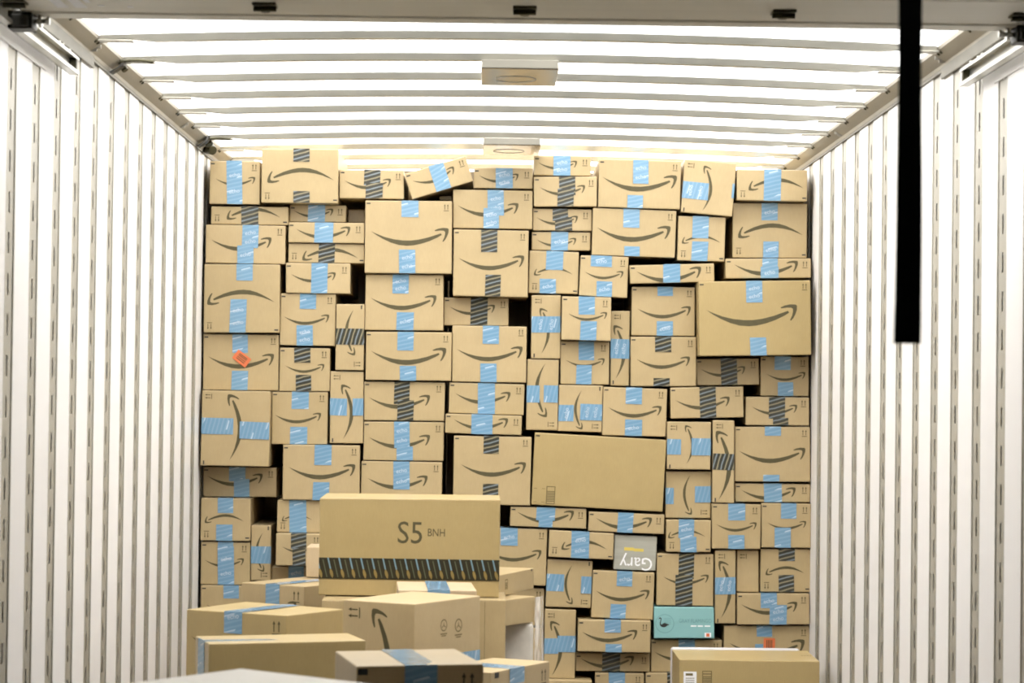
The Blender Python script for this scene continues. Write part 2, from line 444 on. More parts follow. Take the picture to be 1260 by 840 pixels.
def side_wall(name, x, sgn, y0):
    bm = bmesh.new()
    a, b_ = sorted((x - sgn * 0.008, x - sgn * 0.03)); add_box(bm, a, b_, YR, YN, 0, WALL_TOP)
    ks = [k for k in range(-9, 19) if YR + 0.06 < y0 + k * POST_P < YN - 0.05]
    edges = [YR] + [y0 + k * POST_P for k in ks] + [YN]
    for i in range(len(edges) - 1):
        p0 = edges[i] + (POST_W / 2 if i else 0); p1 = edges[i + 1] - (POST_W / 2 if i < len(edges) - 2 else 0)
        a, b_ = sorted((x + sgn * 0.003, x - sgn * 0.006)); add_box(bm, a, b_, p0, p1, 0, WALL_TOP, bev=0.0012, seg=1)
    w = tag(link(name, bm, 'panel'), kind='structure')
    for k in ks:
        o = bpy.data.objects.new('post', PM); C.objects.link(o); o.parent = w
        o.location = (x, y0 + k * POST_P, 0)
        if sgn < 0: o.rotation_euler = (0, 0, math.pi)
        o['label'] = 'grey slotted upright between white wall panels'
side_wall('wall_left', XL, 1, 5.954)
side_wall('wall_right', XR, -1, 5.98)

# roof sheet and its upper rails
bm = bmesh.new(); n = 24; prev = None
for i in range(n + 1):
    x = XL - 0.02 + (XR - XL + 0.04) * i / n; z = max(roof_z(x), ROOF_E - 0.01) + 0.004
    cur = [bm.verts.new((x, YR, z)), bm.verts.new((x, YN + 0.03, z))]
    if prev: bm.faces.new((prev[0], cur[0], cur[1], prev[1]))
    prev = cur
tag(link('ceiling', bm, 'roof'), kind='structure')

BOWS = [6.525 + 0.455 * k for k in range(-6, 11)]
def side_rail(name, x, sgn):
    bm = bmesh.new(); add_box(bm, *sorted((x + sgn * 0.0045, x + sgn * 0.012)), YR, 7.12, ZC + 0.926, ZC + 0.962, bev=0.0015, mi=1, seg=1)
    add_box(bm, *sorted((x + sgn * 0.0045, x + sgn * 0.009)), 7.12, YN, ZC + 0.948, ZC + 0.962, mi=1)
    prof = [(0.0, 0.957), (0.010, 0.957), (0.012, 0.968), (0.030, 0.978), (0.048, 0.990), (0.050, 1.001), (-0.02, 1.003), (-0.02, 0.957)]
    rings = [[bm.verts.new((x + sgn * p[0], y, ZC + p[1])) for p in prof] for y in (YR, YN)]
    for k in range(len(prof)):
        bm.faces.new((rings[0][k], rings[0][(k + 1) % len(prof)], rings[1][(k + 1) % len(prof)], rings[1][k]))
    for r in rings: bm.faces.new(r)
    o = tag(link(name, bm, ['rail', 'lip']), kind='structure')
    bm = bmesh.new()
    for yb in BOWS:
        for dy in (-0.02, 0.02):
            add_cyl(bm, (x + sgn * 0.0395, yb + dy, ZC + 0.986), (x + sgn * 0.0425, yb + dy, ZC + 0.9815), 0.005, 8)
    link('rivet', bm, 'olive', o)
    bm = bmesh.new()       # splice plates riveted over the rail joints
    for yb in (7.05, 9.1):
        for q in range(2):
            add_box(bm, *sorted((x + sgn * (0.014 + 0.012 * q), x + sgn * (0.03 + 0.012 * q))), yb - 0.003, yb + 0.003, ZC + 0.966 + 0.008 * q, ZC + 0.982 + 0.008 * q)
    link('splice', bm, 'post', o)
side_rail('trim_1', XL, 1); side_rail('trim_2', XR, -1)

def bow(y, label):
    bm = bmesh.new(); n = 30; xa, xb = XL + 0.052, XR - 0.052
    rings = []
    for i in range(n + 1):
        x = xa + (xb - xa) * i / n; z = roof_z(x) - 0.002
        e_ = min(x - xa, xb - x); hh = -0.021 if e_ > 0.10 else -0.011
        rings.append([bm.verts.new((x, y + a, z + b_)) for a, b_ in ((-0.025, 0), (-0.019, hh), (0.019, hh), (0.025, 0))])
    for a, b_ in zip(rings, rings[1:]):
        for k in range(4): bm.faces.new((a[k], a[(k + 1) % 4], b_[(k + 1) % 4], b_[k]))
    for r in (rings[0], rings[-1]): bm.faces.new(r)
    o = tag(link('roof_bow', bm, 'bow'), label, 'roof bow', 'steel bows across the translucent roof')
    for s, x0 in ((1, XL + 0.046), (-1, XR - 0.046)):
        bm = bmesh.new(); x1 = x0 + s * 0.10
        add_box(bm, *sorted((x0, x1)), y - 0.023, y + 0.023, ZC + 0.9845, ZC + 0.9895, bev=0.0012, seg=1)
        link('end_plate', bm, 'post', o)
    return o
bow_names = {6: 'grey roof bow right behind the raised door edge, mostly hidden', 7: 'front-most fully visible grey roof bow, just behind the door edge',
             8: 'grey roof bow carrying the nearer ceiling plate, dark cable at its left end', 9: 'grey roof bow passing behind the nearer ceiling plate',
             10: 'first grey roof bow beyond the nearer ceiling plate', 11: 'second grey roof bow beyond the nearer ceiling plate',
             12: 'grey roof bow one before the farther ceiling plate', 13: 'grey roof bow at the near edge of the farther ceiling plate',
             14: 'grey roof bow partly hidden by the farther ceiling plate', 15: 'last clearly visible grey roof bow, just above the top of the parcel wall', 16: 'rearmost grey roof bow hidden behind the top parcels'}
for k in range(6, 17):
    bow(BOWS[k], bow_names[k])

def plate(y0, y1, x0, x1, label):
    bm = bmesh.new(); z1 = ZC + 1.002
    add_box(bm, x0, x1, y0, y1, ZC + 0.975, ZC + 0.987, bev=0.003)
    for xx in (x0 + 0.004, x1 - 0.012): add_box(bm, xx, xx + 0.008, y0 + 0.02, y0 + 0.08, ZC + 0.984, z1)
    o = tag(link('ceiling_plate', bm, 'plate'), label, 'ceiling plate', 'shiny plates on the roof bows')
    bm = bmesh.new(); add_box(bm, x0 + 0.002, x1 - 0.002, y0 - 0.006, y0 - 0.0005, ZC + 0.978, ZC + 1.003, bev=0.001, seg=1); link('front_lip', bm, 'lip', o)
    bm = bmesh.new(); cx, cy = (x0 + x1) / 2 - 0.01, (y0 + y1) / 2 + 0.03
    pts = [(cx + 0.062 * math.cos(a), cy + 0.075 * math.sin(a), ZC + 0.9745) for a in [2 * math.pi * k / 28 for k in range(29)]]
    add_tube(bm, pts, 0.0018, 6)  # thin dark oval line traced on the plate's underside
    t = link('oval_outline', bm, 'post', o); t['label'] = 'thin dark oval outline'
plate(7.385, 7.79, -0.032, 0.205, 'shiny beige plate under the roof, the nearer and larger-looking')
plate(9.69, 10.08, -0.031, 0.200, 'shiny beige plate under the roof, the farther, above the parcel wall')

# stored roll-up door
DZ = ZC + 0.873
bm = bmesh.new(); y = YR + 0.05; seg = 0.403
ys = [5.77 - seg * k for k in range(6)]
for k in range(5):
    add_box(bm, XL + 0.07, XR - 0.07, ys[k + 1] + 0.003, ys[k] - 0.003, DZ, DZ + 0.036, bev=0.003)
add_box(bm, XL + 0.07, XR - 0.07, 5.70, 5.775, DZ - 0.004, DZ + 0.03, bev=0.002)
door = tag(link('door_1', bm, 'door'), 'beige roll-up door raised and stored under the trailer roof', kind='structure')
for hx in (-1.088, -0.518, 0.074, 0.665, 1.212):
    bm = bmesh.new(); hy = 5.545
    add_box(bm, hx - 0.027, hx + 0.027, hy - 0.03, hy + 0.03, DZ - 0.006, DZ, bev=0.0015, seg=1)
    add_cyl(bm, (hx - 0.026, hy, DZ - 0.010), (hx + 0.026, hy, DZ - 0.010), 0.007, 10)
    add_cyl(bm, (hx, hy + 0.018, DZ - 0.006), (hx, hy + 0.018, DZ - 0.016), 0.010, 8)
    link('hinge', bm, 'olive', door)
for sx, sw, y0, y1 in ((-1.005, 0.026, 5.47, 5.63), (-0.962, 0.026, 5.47, 5.63), (-0.928, 0.012, 5.47, 5.55), (-0.905, 0.014, 5.585, 5.60), (-0.84, 0.013, 5.60, 5.615)):
    bm = bmesh.new(); add_box(bm, sx, sx + sw, y0, y1, DZ - 0.0012, DZ - 0.0004)
    t = link('sticker', bm, 'paper', door); t['label'] = 'white sticker'
for s, x0 in ((1, XL), (-1, XR)):
    bm = bmesh.new(); a, b_ = sorted((x0 + s * 0.039, x0 + s * 0.097))
    add_box(bm, a, b_, 5.70, 5.765, ZC + 0.833, ZC + 0.872, bev=0.003)
    add_box(bm, a + 0.008, b_ - 0.008, 5.69, 5.70, ZC + 0.838, ZC + 0.866, bev=0.003)
    add_box(bm, a, b_, 5.70, 5.78, ZC + 0.866, ZC + 0.876, bev=0.002)
    link('roller_bracket', bm, 'black', door)
    bm = bmesh.new()
    add_cyl(bm, (x0 + s * 0.097, 5.74, ZC + 0.855), (x0 + s * 0.125, 5.745, ZC + 0.858), 0.006, 10)
    add_cyl(bm, (x0 + s * 0.105, 5.74, ZC + 0.856), (x0 + s * 0.113, 5.74, ZC + 0.856), 0.016, 12)
    add_cyl(bm, (x0 + s * 0.122, 5.745, ZC + 0.858), (x0 + s * 0.13, 5.745, ZC + 0.858), 0.010, 6)
    link('roller', bm, 'steel', door)

def track(x0, s, label):
    bm = bmesh.new(); y0, y1 = YR + 0.02, 6.62
    X = lambda a, b_: sorted((x0 + s * a, x0 + s * b_))
    add_box(bm, *X(0.028, 0.031), y0, y1, ZC + 0.842, ZC + 0.889)       # web
    add_box(bm, *X(0.028, 0.052), y0, y1, ZC + 0.842, ZC + 0.845)       # bottom flange
    add_box(bm, *X(0.028, 0.052), y0, y1, ZC + 0.886, ZC + 0.889)       # top flange
    add_box(bm, *X(0.050, 0.053), y0, y1, ZC + 0.842, ZC + 0.852)       # lips
    add_box(bm, *X(0.050, 0.053), y0, y1, ZC + 0.881, ZC + 0.889)
    o = tag(link('door_track', bm, 'steel'), label, 'door track', 'roller tracks of the raised door')
    bm = bmesh.new(); add_box(bm, *X(0.031, 0.050), y1 - 0.03, y1 - 0.012, ZC + 0.845, ZC + 0.886, bev=0.002)
    link('end_stop', bm, 'olive', o)
    for yy in (5.9, 5.95, 6.0, 6.35, 6.4, 6.5):
        bm = bmesh.new(); add_cyl(bm, (x0 + s * 0.044, yy, ZC + 0.889), (x0 + s * 0.044, yy, ZC + 0.897), 0.006, 8)
        link('bolt', bm, 'steel', o)
    bm = bmesh.new(); add_box(bm, *X(0.003, 0.006), y0, 6.39, ZC + 0.822, ZC + 0.860, bev=0.001, seg=1)
    t = link('backing_strip', bm, 'panel', o); t['label'] = 'white strip along the wall under the track'
track(XL, 1, 'galvanised channel track high on the left wall, black roller block inside')
track(XR, -1, 'galvanised channel track high on the right wall, beside the black strap')

# lamp brackets and cables at the left rail
def rail_bracket(y, s, label):
    bm = bmesh.new()
    pts = [(XL + 0.056, y + 0.01, ZC + 0.992), (XL + 0.050, y, ZC + 0.975), (XL + 0.034, y - 0.005, ZC + 0.962), (XL + 0.016, y - 0.01, ZC + 0.950)]
    for a, b_ in zip(pts, pts[1:]):
        a, b_ = Vector(a), Vector(b_); t = (b_ - a).normalized(); nn = Vector((0, 1, 0)).cross(t) * 0.003; w = Vector((0, 0.022 * s, 0))
        v = [bm.verts.new(p) for p in (a - w - nn, a + w - nn, a + w + nn, a - w + nn, b_ - w - nn, b_ + w - nn, b_ + w + nn, b_ - w + nn)]
        for q in ((0, 1, 2, 3), (4, 5, 6, 7), (0, 1, 5, 4), (1, 2, 6, 5), (2, 3, 7, 6), (3, 0, 4, 7)): bm.faces.new([v[i] for i in q])
    o = tag(link('rail_bracket', bm, 'black'), label, 'bracket', 'black brackets on the left roof rail')
    bm = bmesh.new(); add_cyl(bm, (XL + 0.040, y + 0.045 * s, ZC + 0.983), (XL + 0.052, y + 0.04 * s, ZC + 0.965), 0.010 * s, 10)
    link('bolt', bm, 'olive', o)
    return o
rail_bracket(7.42, 1.0, 'black bracket on the left roof rail, the nearer of two')
o = rail_bracket(9.66, 1.6, 'black bracket on the left roof rail, close to the parcel wall')
bm = bmesh.new(); add_cyl(bm, (XL + 0.02, 9.9, ZC + 0.975), (XL + 0.05, 9.85, ZC + 0.955), 0.03, 16, r2=0.018)
t = link('lamp_cap', bm, 'olive', o)
def cable(y, x0, x1, label):
    bm = bmesh.new(); pts = []
    for i in range(9):
        f = i / 8; pts.append((x0 + (x1 - x0) * f, y - 0.03, ZC + 0.984 + 0.006 * math.sin(f * 2.6) - 0.004 * f))
    add_tube(bm, pts, 0.0055, 8)
    tag(link('cable', bm, 'olive'), label, 'cable', 'short dark cables by the left rail')
cable(7.42, XL + 0.045, XL + 0.148, 'short dark cable stub at the left end of a roof bow, the nearer')
cable(9.70, XL + 0.052, XL + 0.140, 'short dark cable stub by the far left corner of the roof')

# black pull strap hanging from the door
bm = bmesh.new(); top = ZC + 0.873; bot = at_y(1117, 422.5, 3.5).z; cx = at_y(1117, 422.5, 3.5).x
n = 40; rings = []
for i in range(n + 1):
    f = i / n; z = top + (bot - top) * f
    w = 0.0168 + 0.0022 * max(0, (f - 0.45) / 0.55) - 0.001 * math.exp(-((f - 0.55) / 0.1) ** 2)
    th = 0.0022 + (0.0022 if f > 0.93 else 0)
    c = cx + 0.0006 * math.sin(f * 9) + (-0.0015 * max(0, f - 0.5)); yy = 3.5 + 0.004 * math.sin(f * 7)
    rings.append([bm.verts.new((c + a, yy + b_, z)) for a, b_ in ((-w, -th), (w, -th), (w, th), (-w, th))])
for a, b_ in zip(rings, rings[1:]):
    for k in range(4): bm.faces.new((a[k], a[(k + 1) % 4], b_[(k + 1) % 4], b_[k]))
for r in (rings[0], rings[-1]): bm.faces.new(r)
tag(link('hanging_strap', bm, 'webbing'), 'long black pull strap hanging from the raised door', 'strap')

# the loading dock around the camera (unseen, closed in to block light from behind)
def slab(name, a, mat='dock'):
    bm = bmesh.new(); add_box(bm, *a); tag(link(name, bm, mat), kind='structure')
slab('floor_dock', (-4, 4, -3, YR - 0.01, -0.06, -0.01))
slab('wall_rear', (-4, 4, -3.1, -3, 0, 3.4))
slab('wall_dock_left', (-4.1, -4, -3, YR, 0, 3.4)); slab('wall_dock_right', (4, 4.1, -3, YR, 0, 3.4))
slab('ceiling_dock', (-4.1, 4.1, -3.1, YR, 3.4, 3.5))
slab('wall_dock_front_left', (-4, XL - 0.03, YR - 0.1, YR, 0, 3.4)); slab('wall_dock_front_right', (XR + 0.03, 4, YR - 0.1, YR, 0, 3.4))
slab('wall_dock_header', (XL - 0.03, XR + 0.03, YR - 0.1, YR, ROOF_E + 0.03, 3.4))

# ================================================================ THE WALL OF PARCELS
# each: x0, y0, x1, y1 of the front as the photo shows it, slope, quarter turns, depth offset,
#       smile (start, end, middle across) or None, tapes, label
# tapes: ('b' blue / 'k' dark, capital = lettered; 'v' or 'h'; a0, a1 along x; b0, b1 along y)
Y0 = 9.96
W = []
def B(x0, y0, x1, y1, sl, rot, dy, sm, tapes, label, mat=None, **kw):
    W.append(dict(r=[x0, y0, x1, y1], sl=sl, rot=rot, dy=dy, sm=sm, tp=tapes, lb=label, mat=mat, **kw))
R2, RU, RD = 2, 1, 3
# left columns
B(258, 198, 320, 251, .012, 0, 0, (265, 314, 223), ['B 279 298 195 252'], 'small square box at the top left corner, blue tape over full height')
B(322, 183, 416.5, 250, .012, R2, -.02, (329, 411, 216), ['k 361 381 182 199', 'k 361 381 235 250'], 'tallest box of the top left, dark striped tape above an upside-down arrow')
B(260, 254, 355, 276.5, .012, R2, .01, (279, 345, 263), ['k 297 318 251 276'], 'flat box under the top left corner box, dark tape, upside-down arrow')
B(253, 277, 352, 324, .012, 0, -.01, (260, 334, 300), ['B 298 318 276 305', 'B 292 312 302 324'], 'wide box against left wall, two overlapping offset blue tapes')
B(356, 252, 427, 273, .012, 0, .06, (361, 410, 262), ['b 379 400 252 273'], 'shallow set-back box under the tallest top left box')
B(355, 274, 448, 298.5, .012, 0, -.02, (364, 431, 286), ['b 387 410 273 298'], 'flat box with blue tape directly above a dark-taped flat box, left side')
B(355, 300, 449, 323.5, .012, R2, 0, (372, 441, 313), ['k 392 412 299 323'], 'flat box with dark tape and upside-down arrow, between two blue-taped boxes')
B(427, 258, 449, 273.5, .012, 0, .16, None, [], 'small plain box end seen deep in a gap, upper left', arrows=0, bar=0)
B(251, 325, 344, 409, .012, R2, -.02, (255, 338, 366), ['b 291 311 325 345', 'B 283 303 368 408'], 'large box against left wall above the stickered one, arrow upside down')
B(250, 411.5, 343, 480, .012, 0, 0, (256, 337, 444), ['b 286 305 411 434', 'b 285 305 456 479'], 'box against left wall carrying a tilted orange sticker', sticker=(297.5, 441, 13, 20, 37))
B(351, 324, 431, 361, .012, 0, -.01, (358, 413, 341), ['b 383 403 323 361'], 'small wide box left of a black gap, below the upside-down dark-taped one')
B(345, 361, 413, 425, .012, 0, 0, (349, 405, 393), ['b 369 389 361 380', 'B 365 385 400 425'], 'squarish box with two blue tape tabs right of the large upside-down left box')
B(344, 428, 406, 481, .012, 0, 0, (351, 399, 453), ['k 362 382 427 446', 'k 364 383 461 481'], 'small box with two dark tape tabs, right of the orange-stickered box')
B(413, 374, 448, 455, .012, RD, -.02, (381, 437, 431), ['k 413 448 404 424 h'], 'upright narrow box with dark tape across, arrow pointing down')
B(406, 457, 447, 545, .012, RU, 0, (473, 540, 427), ['b 406 427 490 511 h', 'b 434 447 490 511 h'], 'upright box with arrow pointing up, below the dark-taped upright box')
B(248, 480.5, 332, 573, .022, RU, -.06, (485, 566, 288.5), ['b 248 287 514 534 h', 'b 295 333 519 540 h'], 'large turned box against left wall, blue tape to both sides of arrow')
B(334, 482, 403, 547, .012, 0, 0, (338, 395, 514), ['b 359 380 482 503', 'b 357 378 525 546'], 'squarish box right of the large turned left box')
B(250, 575, 340, 612.5, .012, 0, .07, (255, 323, 590), ['b 282 302 575 592', 'b 288 307 589 612'], 'shaded set-back box beneath the large turned left box')
B(348, 547, 442.5, 615, .012, 0, -.02, (355, 437, 580), ['b 387 408 546 572', 'b 385 405 593 615'], 'large box just above the left end of the front tape-banded box')
B(247, 611.5, 308, 665, .012, R2, 0, (252, 300, 638), ['b 268 287 611 631', 'b 266 286 645 665'], 'small upside-down box against left wall beside a big black hole')
B(247.5, 667, 307.5, 719, .012, 0, 0, (252, 300, 692), ['b 268 287 667 677', 'B 268 288 672 719'], 'small box against left wall, blue tape nearly full height')
B(247, 720.5, 309, 790, .012, 0, 0, (254, 301, 747), ['b 275 294 721 736'], 'lowest visible box against the left wall')
B(309, 646, 335, 714, .012, RD, .01, (655, 703, 320), ['b 309 335 672 693 h'], 'slim upright box with blue tape across, lower left')
B(341, 615.5, 398, 655, .012, R2, 0, (347, 384, 637), ['b 356 377 616 655'], 'upside-down box partly hidden behind left end of tape-banded box', bar=1)
B(339.5, 656.5, 396, 695.5, .012, 0, -.05, (347, 388, 675), ['k 358 377 656 675', 'k 360 376 674 695'], 'small jutting box with dark tape, left of the tape-banded box')
B(333, 697, 396, 745, .012, 0, .06, None, ['B 355 374 698 712'], 'set-back box below the small jutting dark-taped box', arrows=0, bar=0)
# second column
B(417.5, 209, 497, 244, .012, 0, 0, (424, 481, 226), ['k 448 468 208 228', 'k 450 471 225 244'], 'flat box with dark tape on top of the big tall upper box')
B(501, 202, 579, 234.5, -.30, 0, -.03, (507, 561, 218), ['b 532 551 202 235'], 'strongly tilted box at the top of the parcel wall')
B(541, 241, 556, 246, .012, 0, .12, None, [], 'thin plain box edge under the tilted box', arrows=0, bar=0)
B(583, 207, 655.5, 231.5, .012, 0, 0, (589, 638, 219), ['B 610 631 206 232'], 'small flat box at the top, just right of the tilted one')
B(557.5, 234, 655, 281, .012, 0, -.01, (563, 638, 258), ['B 600 620 234 265', 'B 595 614 256 281'], 'wide box with stepped blue tape directly beneath small flat top box')
B(449, 247, 556, 336, .012, 0, -.03, (456, 552, 291), ['b 494 515 246 267', 'B 491 511 307 336'], 'tall big box under the tilted box, upper middle left')
B(558, 283, 650, 366, .015, 0, -.03, (564, 645, 323), ['k 592 612 282 310', 'k 597 616 338 365'], 'tall box with dark tape tabs above and below arrow, upper middle')
B(449.5, 338, 545.5, 406, .012, 0, 0, (456, 537, 372), ['B 483 503 338 361', 'B 488 509 384 406'], 'box directly below the big tall upper box')
B(450, 408.5, 555.5, 469, .012, 0, -.01, (456, 549, 438), ['b 489 509 408 431', 'b 492 512 450 469'], 'wide box with two blue tabs directly above the stepped dark tape box')
B(546.5, 365, 626, 400, .012, 0, .05, (553, 609, 381), ['k 579 600 365 400'], 'set-back flat box with dark tape beside a black gap, centre')
B(556.5, 401, 650, 470.5, .012, 0, -.01, (562, 643, 435), ['b 594 614 400 423', 'b 591 611 447 470'], 'large box below the set-back dark-taped flat box')
B(448, 470, 547, 517, .012, 0, 0, (454, 529, 494), ['k 485 504 470 497', 'k 489 509 492 517'], 'box with stepped dark tape near the middle of second column')
B(552.5, 470, 645, 510, .03, 0, 0, (560, 628, 489), ['b 588 609 470 511'], 'flat box with long blue tape under the large central box')
B(548, 509, 642, 534, .035, 0, -.02, (558, 625, 521), ['b 580 606 511 534'], 'thin sagging box with blue tape above a dark-taped large box')
B(447.5, 519, 546, 566, .012, 0, 0, (454, 529, 543), ['B 485 504 519 551', 'b 488 508 549 566'], 'box directly beneath the stepped dark tape box')
B(444.5, 568, 543.5, 618, .012, 0, 0, (452, 526, 593), ['B 484 504 567 602'], 'box half hidden behind the upper edge of the tape-banded box, left of gap')
B(558, 536.5, 653, 621, .02, 0, -.02, (567, 647, 577), ['k 595 614 536 558', 'k 594 613 595 621'], 'large box with dark tape tabs left of the big plain carton')
# third column
B(657, 192, 727, 216, .012, 0, 0, (662, 710, 203), ['B 681 702 189 215'], 'topmost flat box of the stack above centre, blue tape')
B(657, 217.5, 735, 254, .0, 0, -.01, (664, 720, 234), ['k 688 708 217 240', 'k 686 706 232 254'], 'upper of two flat dark-taped boxes in the stack above centre')
B(655.5, 257, 728, 283.5, .012, 0, .01, (660, 711, 271), ['k 680 699 257 272', 'k 683 704 267 283'], 'lower and smaller of two flat dark-taped boxes above centre')
B(654, 285.5, 726.5, 309, .012, 0, .02, (660, 709, 298), ['B 678 699 285 309'], 'flat blue-taped box beneath the two dark-taped flat ones')
B(736, 197, 838, 256, .03, 0, -.02, (741, 833, 225), ['B 779 798 197 226', 'b 772 791 240 256'], 'large upper box of a pair right of centre at the top')
B(728.5, 257.5, 831.5, 317, .035, 0, -.01, (734, 825, 287), ['b 767 787 256 280', 'b 768 787 303 318'], 'large lower box of a pair right of centre near the top')
B(839.5, 198, 905, 264, .085, RU, -.02, (204, 260, 870), ['B 840 872 224 245 h', 'b 901 905 226 244 h'], 'turned square box at the top with blue tape reaching in from left')
B(905.5, 208.5, 993.5, 247, .012, R2, -.04, (921, 989, 227), ['b 940 961 208 247'], 'upside-down box in the top right corner')
B(834, 266, 894, 321, .035, R2, 0, (839, 887, 295), ['b 852 872 266 293', 'b 851 871 297 321'], 'small upside-down box left of a narrow black slot, upper right')
B(901.5, 250, 993, 317, .006, R2, .02, (908, 988, 284), ['B 937 957 250 271', 'B 939 958 297 317'], 'large upside-down box beneath the top right corner box')
B(651, 308, 712, 361, .03, R2, 0, (657, 705, 334), ['b 672 693 307 332', 'B 664 684 343 361'], 'upside-down squarish box left of the scuffed-tape box')
B(713, 313, 773, 366.5, .045, 0, 0, (719, 767, 338), ['B 727 753 313 328', 'B 734 753 346 366'], 'squarish box with wide scuffed blue tape at its top edge')
B(654, 363, 690, 441, .012, RU, 0, (379, 435, 670), ['B 654 690 389 409 h'], 'upright narrow box with blue tape across, right of the centre gap')
B(691.5, 363.5, 752, 418.5, .02, 0, -.03, (699, 747, 389), ['b 712 732 364 387', 'b 714 734 395 418'], 'small jutting box with two blue tabs, directly right of upright narrow box')
B(689, 420, 749.5, 473, .012, 0, .01, (696, 744, 446), ['b 712 731 420 443', 'b 709 728 449 473'], 'small box directly beneath the small jutting box')
B(751, 382.5, 775.5, 474, .012, RU, .02, (400, 466, 762), ['B 751 775 417 441 h'], 'very slim upright box with blue tape across, arrow pointing up')
B(775, 325, 879, 349, -.025, 0, -.03, (783, 863, 338), ['b 816 837 323 350'], 'long thin box sloping up to the right, upper right')
B(777, 353, 856.5, 413, .008, 0, 0, (784, 850, 384), ['b 809 828 353 364', 'B 808 828 395 413'], 'box beneath the long thin sloping box, two blue tabs')
B(775, 414.5, 856.5, 475, .004, 0, 0, (783, 849, 446), ['k 806 826 414 433', 'k 804 824 465 475'], 'box with dark tabs left of the widest arrow box')
B(891, 318, 998, 342, -.006, 0, -.04, (903, 982, 330), ['b 938 957 317 330', 'B 936 958 328 342'], 'long thin box lying on the widest arrow box')
B(859, 344, 998, 437.5, -.012, 0, -.12, (869, 981, 388), ['B 918 938 343 372', 'b 923 943 415 437'], 'widest arrow box, jutting out against the right wall', mat='board_deep')
B(857, 441, 934, 473.5, -.012, 0, .04, (862, 917, 457), ['k 887 907 441 473'], 'set-back dark-taped box under the left part of the widest arrow box')
B(936, 438.5, 995, 487, .004, 0, .03, (943, 991, 463), ['b 953 973 438 455', 'b 957 976 470 487'], 'small shaded box under the right end of the widest arrow box')
B(646, 442, 687, 529, .02, RD, 0, (447, 513, 666), ['b 646 664 474 495 h', 'b 669 687 474 495 h'], 'upright box, arrow down, above the left corner of big plain carton')
B(687, 473.5, 741, 531, .03, RD, 0, (480, 528, 712), ['B 687 706 498 518 h', 'B 714 741 497 517 h'], 'smaller turned box, arrow down, above the big plain carton')
B(742, 477, 820, 536, .03, 0, 0, (748, 814, 506), ['b 770 790 477 497', 'B 769 790 516 536'], 'box standing on the right part of the big plain carton')
B(656, 536.5, 818, 625, .055, 0, -.02, None, [], 'big plain carton without arrow or tape in the parcel wall', arrows=0, mat='board_deep', barcode=(677.5, 609, 11, 22))
B(825, 476, 915, 514, -.015, 0, 0, (831, 898, 496), ['k 861 881 475 514'], 'flat box with dark tape, arrow, right of box on plain carton')
B(917.5, 488.5, 996, 523, .008, 0, 0, (925, 981, 504), ['k 946 966 488 515', 'k 951 970 514 523'], 'flat dark-taped box next to the right wall')
B(820.5, 519, 874.5, 577.5, .012, RU, -.02, (523, 571, 848), ['b 821 838 540 559 h', 'b 851 874 539 560 h'], 'turned squarish box, arrow up, right of the big plain carton')
B(877, 517, 903.5, 618.5, .012, RU, -.03, (530, 615, 890), ['k 877 903 558 578 h'], 'tall slim box with dark tape across, lower right')
B(904.5, 525, 997, 592, .006, 0, -.01, (909, 991, 560), ['b 941 961 524 536', 'b 939 959 584 592'], 'large box against right wall, right of the tall slim box')
B(904.5, 595, 997, 617.5, .006, 0, .01, (912, 979, 607), ['b 940 962 594 617'], 'thin box against right wall beneath the large one')
B(819, 580, 874.5, 637, .012, RD, .01, (584, 633, 846), ['b 819 829 600 620 h', 'b 855 874 598 618 h'], 'turned squarish box, arrow down, beneath its upward-arrow neighbour')
B(819.5, 639.5, 874.5, 679, .012, R2, -.02, (822, 868, 657), ['B 835 854 639 662', 'b 837 857 660 679'], 'small upside-down box whose arrow is nearly all covered by blue tape')
B(876, 620, 936, 675, .012, 0, -.01, (881, 931, 648), ['b 896 917 620 640', 'b 896 916 658 675'], 'left one of two twin square boxes, lower right')
B(937, 619.5, 997.5, 673.5, .012, 0, -.01, (944, 992, 646), ['b 961 980 619 638', 'b 953 973 649 673'], 'right one of two twin square boxes, touching the right wall')
B(808, 681, 878, 745, .012, 0, 0, (816, 872, 713), ['k 835 854 680 712', 'k 831 852 707 745'], 'box with full-height crooked dark tape standing on the teal box')
B(879, 677, 905, 767, .008, RU, 0, (690, 760, 892), ['B 879 905 710 731 h'], 'slim upright box with blue tape across, right of the teal box')
B(906.5, 677, 933.5, 728, .01, RU, .02, None, [], 'slim plain upright box without tape, lower right', bar=0)
B(936, 675.5, 997, 728, .006, R2, 0, (942, 990, 702), ['k 958 978 675 690', 'k 958 977 707 728'], 'upside-down box with two dark tabs near the right wall')
B(907, 730, 996, 768, .006, 0, -.01, (912, 981, 748), ['B 936 956 730 748', 'B 947 968 744 768'], 'flat box with stepped blue tape near right wall, low')
B(891, 770, 996, 826, .006, 0, .01, (897, 990, 797), ['b 931 950 770 783', 'b 929 939 792 800'], 'low box with a red sticker behind the lower right carton', sticker=(946.5, 793, 14, 16, 0))
B(804.5, 746.5, 879.5, 785, .008, 0, -.01, None, [], 'teal gift box with a black flamingo and lettering', mat='teal', arrows=0, bar=0, teal=1)
B(801, 787, 888, 826, .008, 0, .02, (805, 870, 806), ['b 835 855 786 800'], 'box directly beneath the teal box')
B(628, 624.5, 721.5, 648.5, .035, 0, 0, (636, 706, 635), ['b 660 683 624 640', 'b 663 680 636 648'], 'thin box under the left end of the big plain carton')
B(724, 631, 817.5, 655, .045, 0, -.01, (733, 802, 643), ['b 760 779 631 655'], 'thin box under the right end of the big plain carton')
B(592, 650, 673, 719, .035, 0, 0, (600, 666, 683), ['B 616 637 649 671'], 'box at the right shoulder of the tape-banded box, partly hidden')
B(675.5, 654, 755, 686.5, .05, R2, -.02, (691, 747, 671), ['B 703 725 653 687'], 'upside-down flat box left of the grey name box')
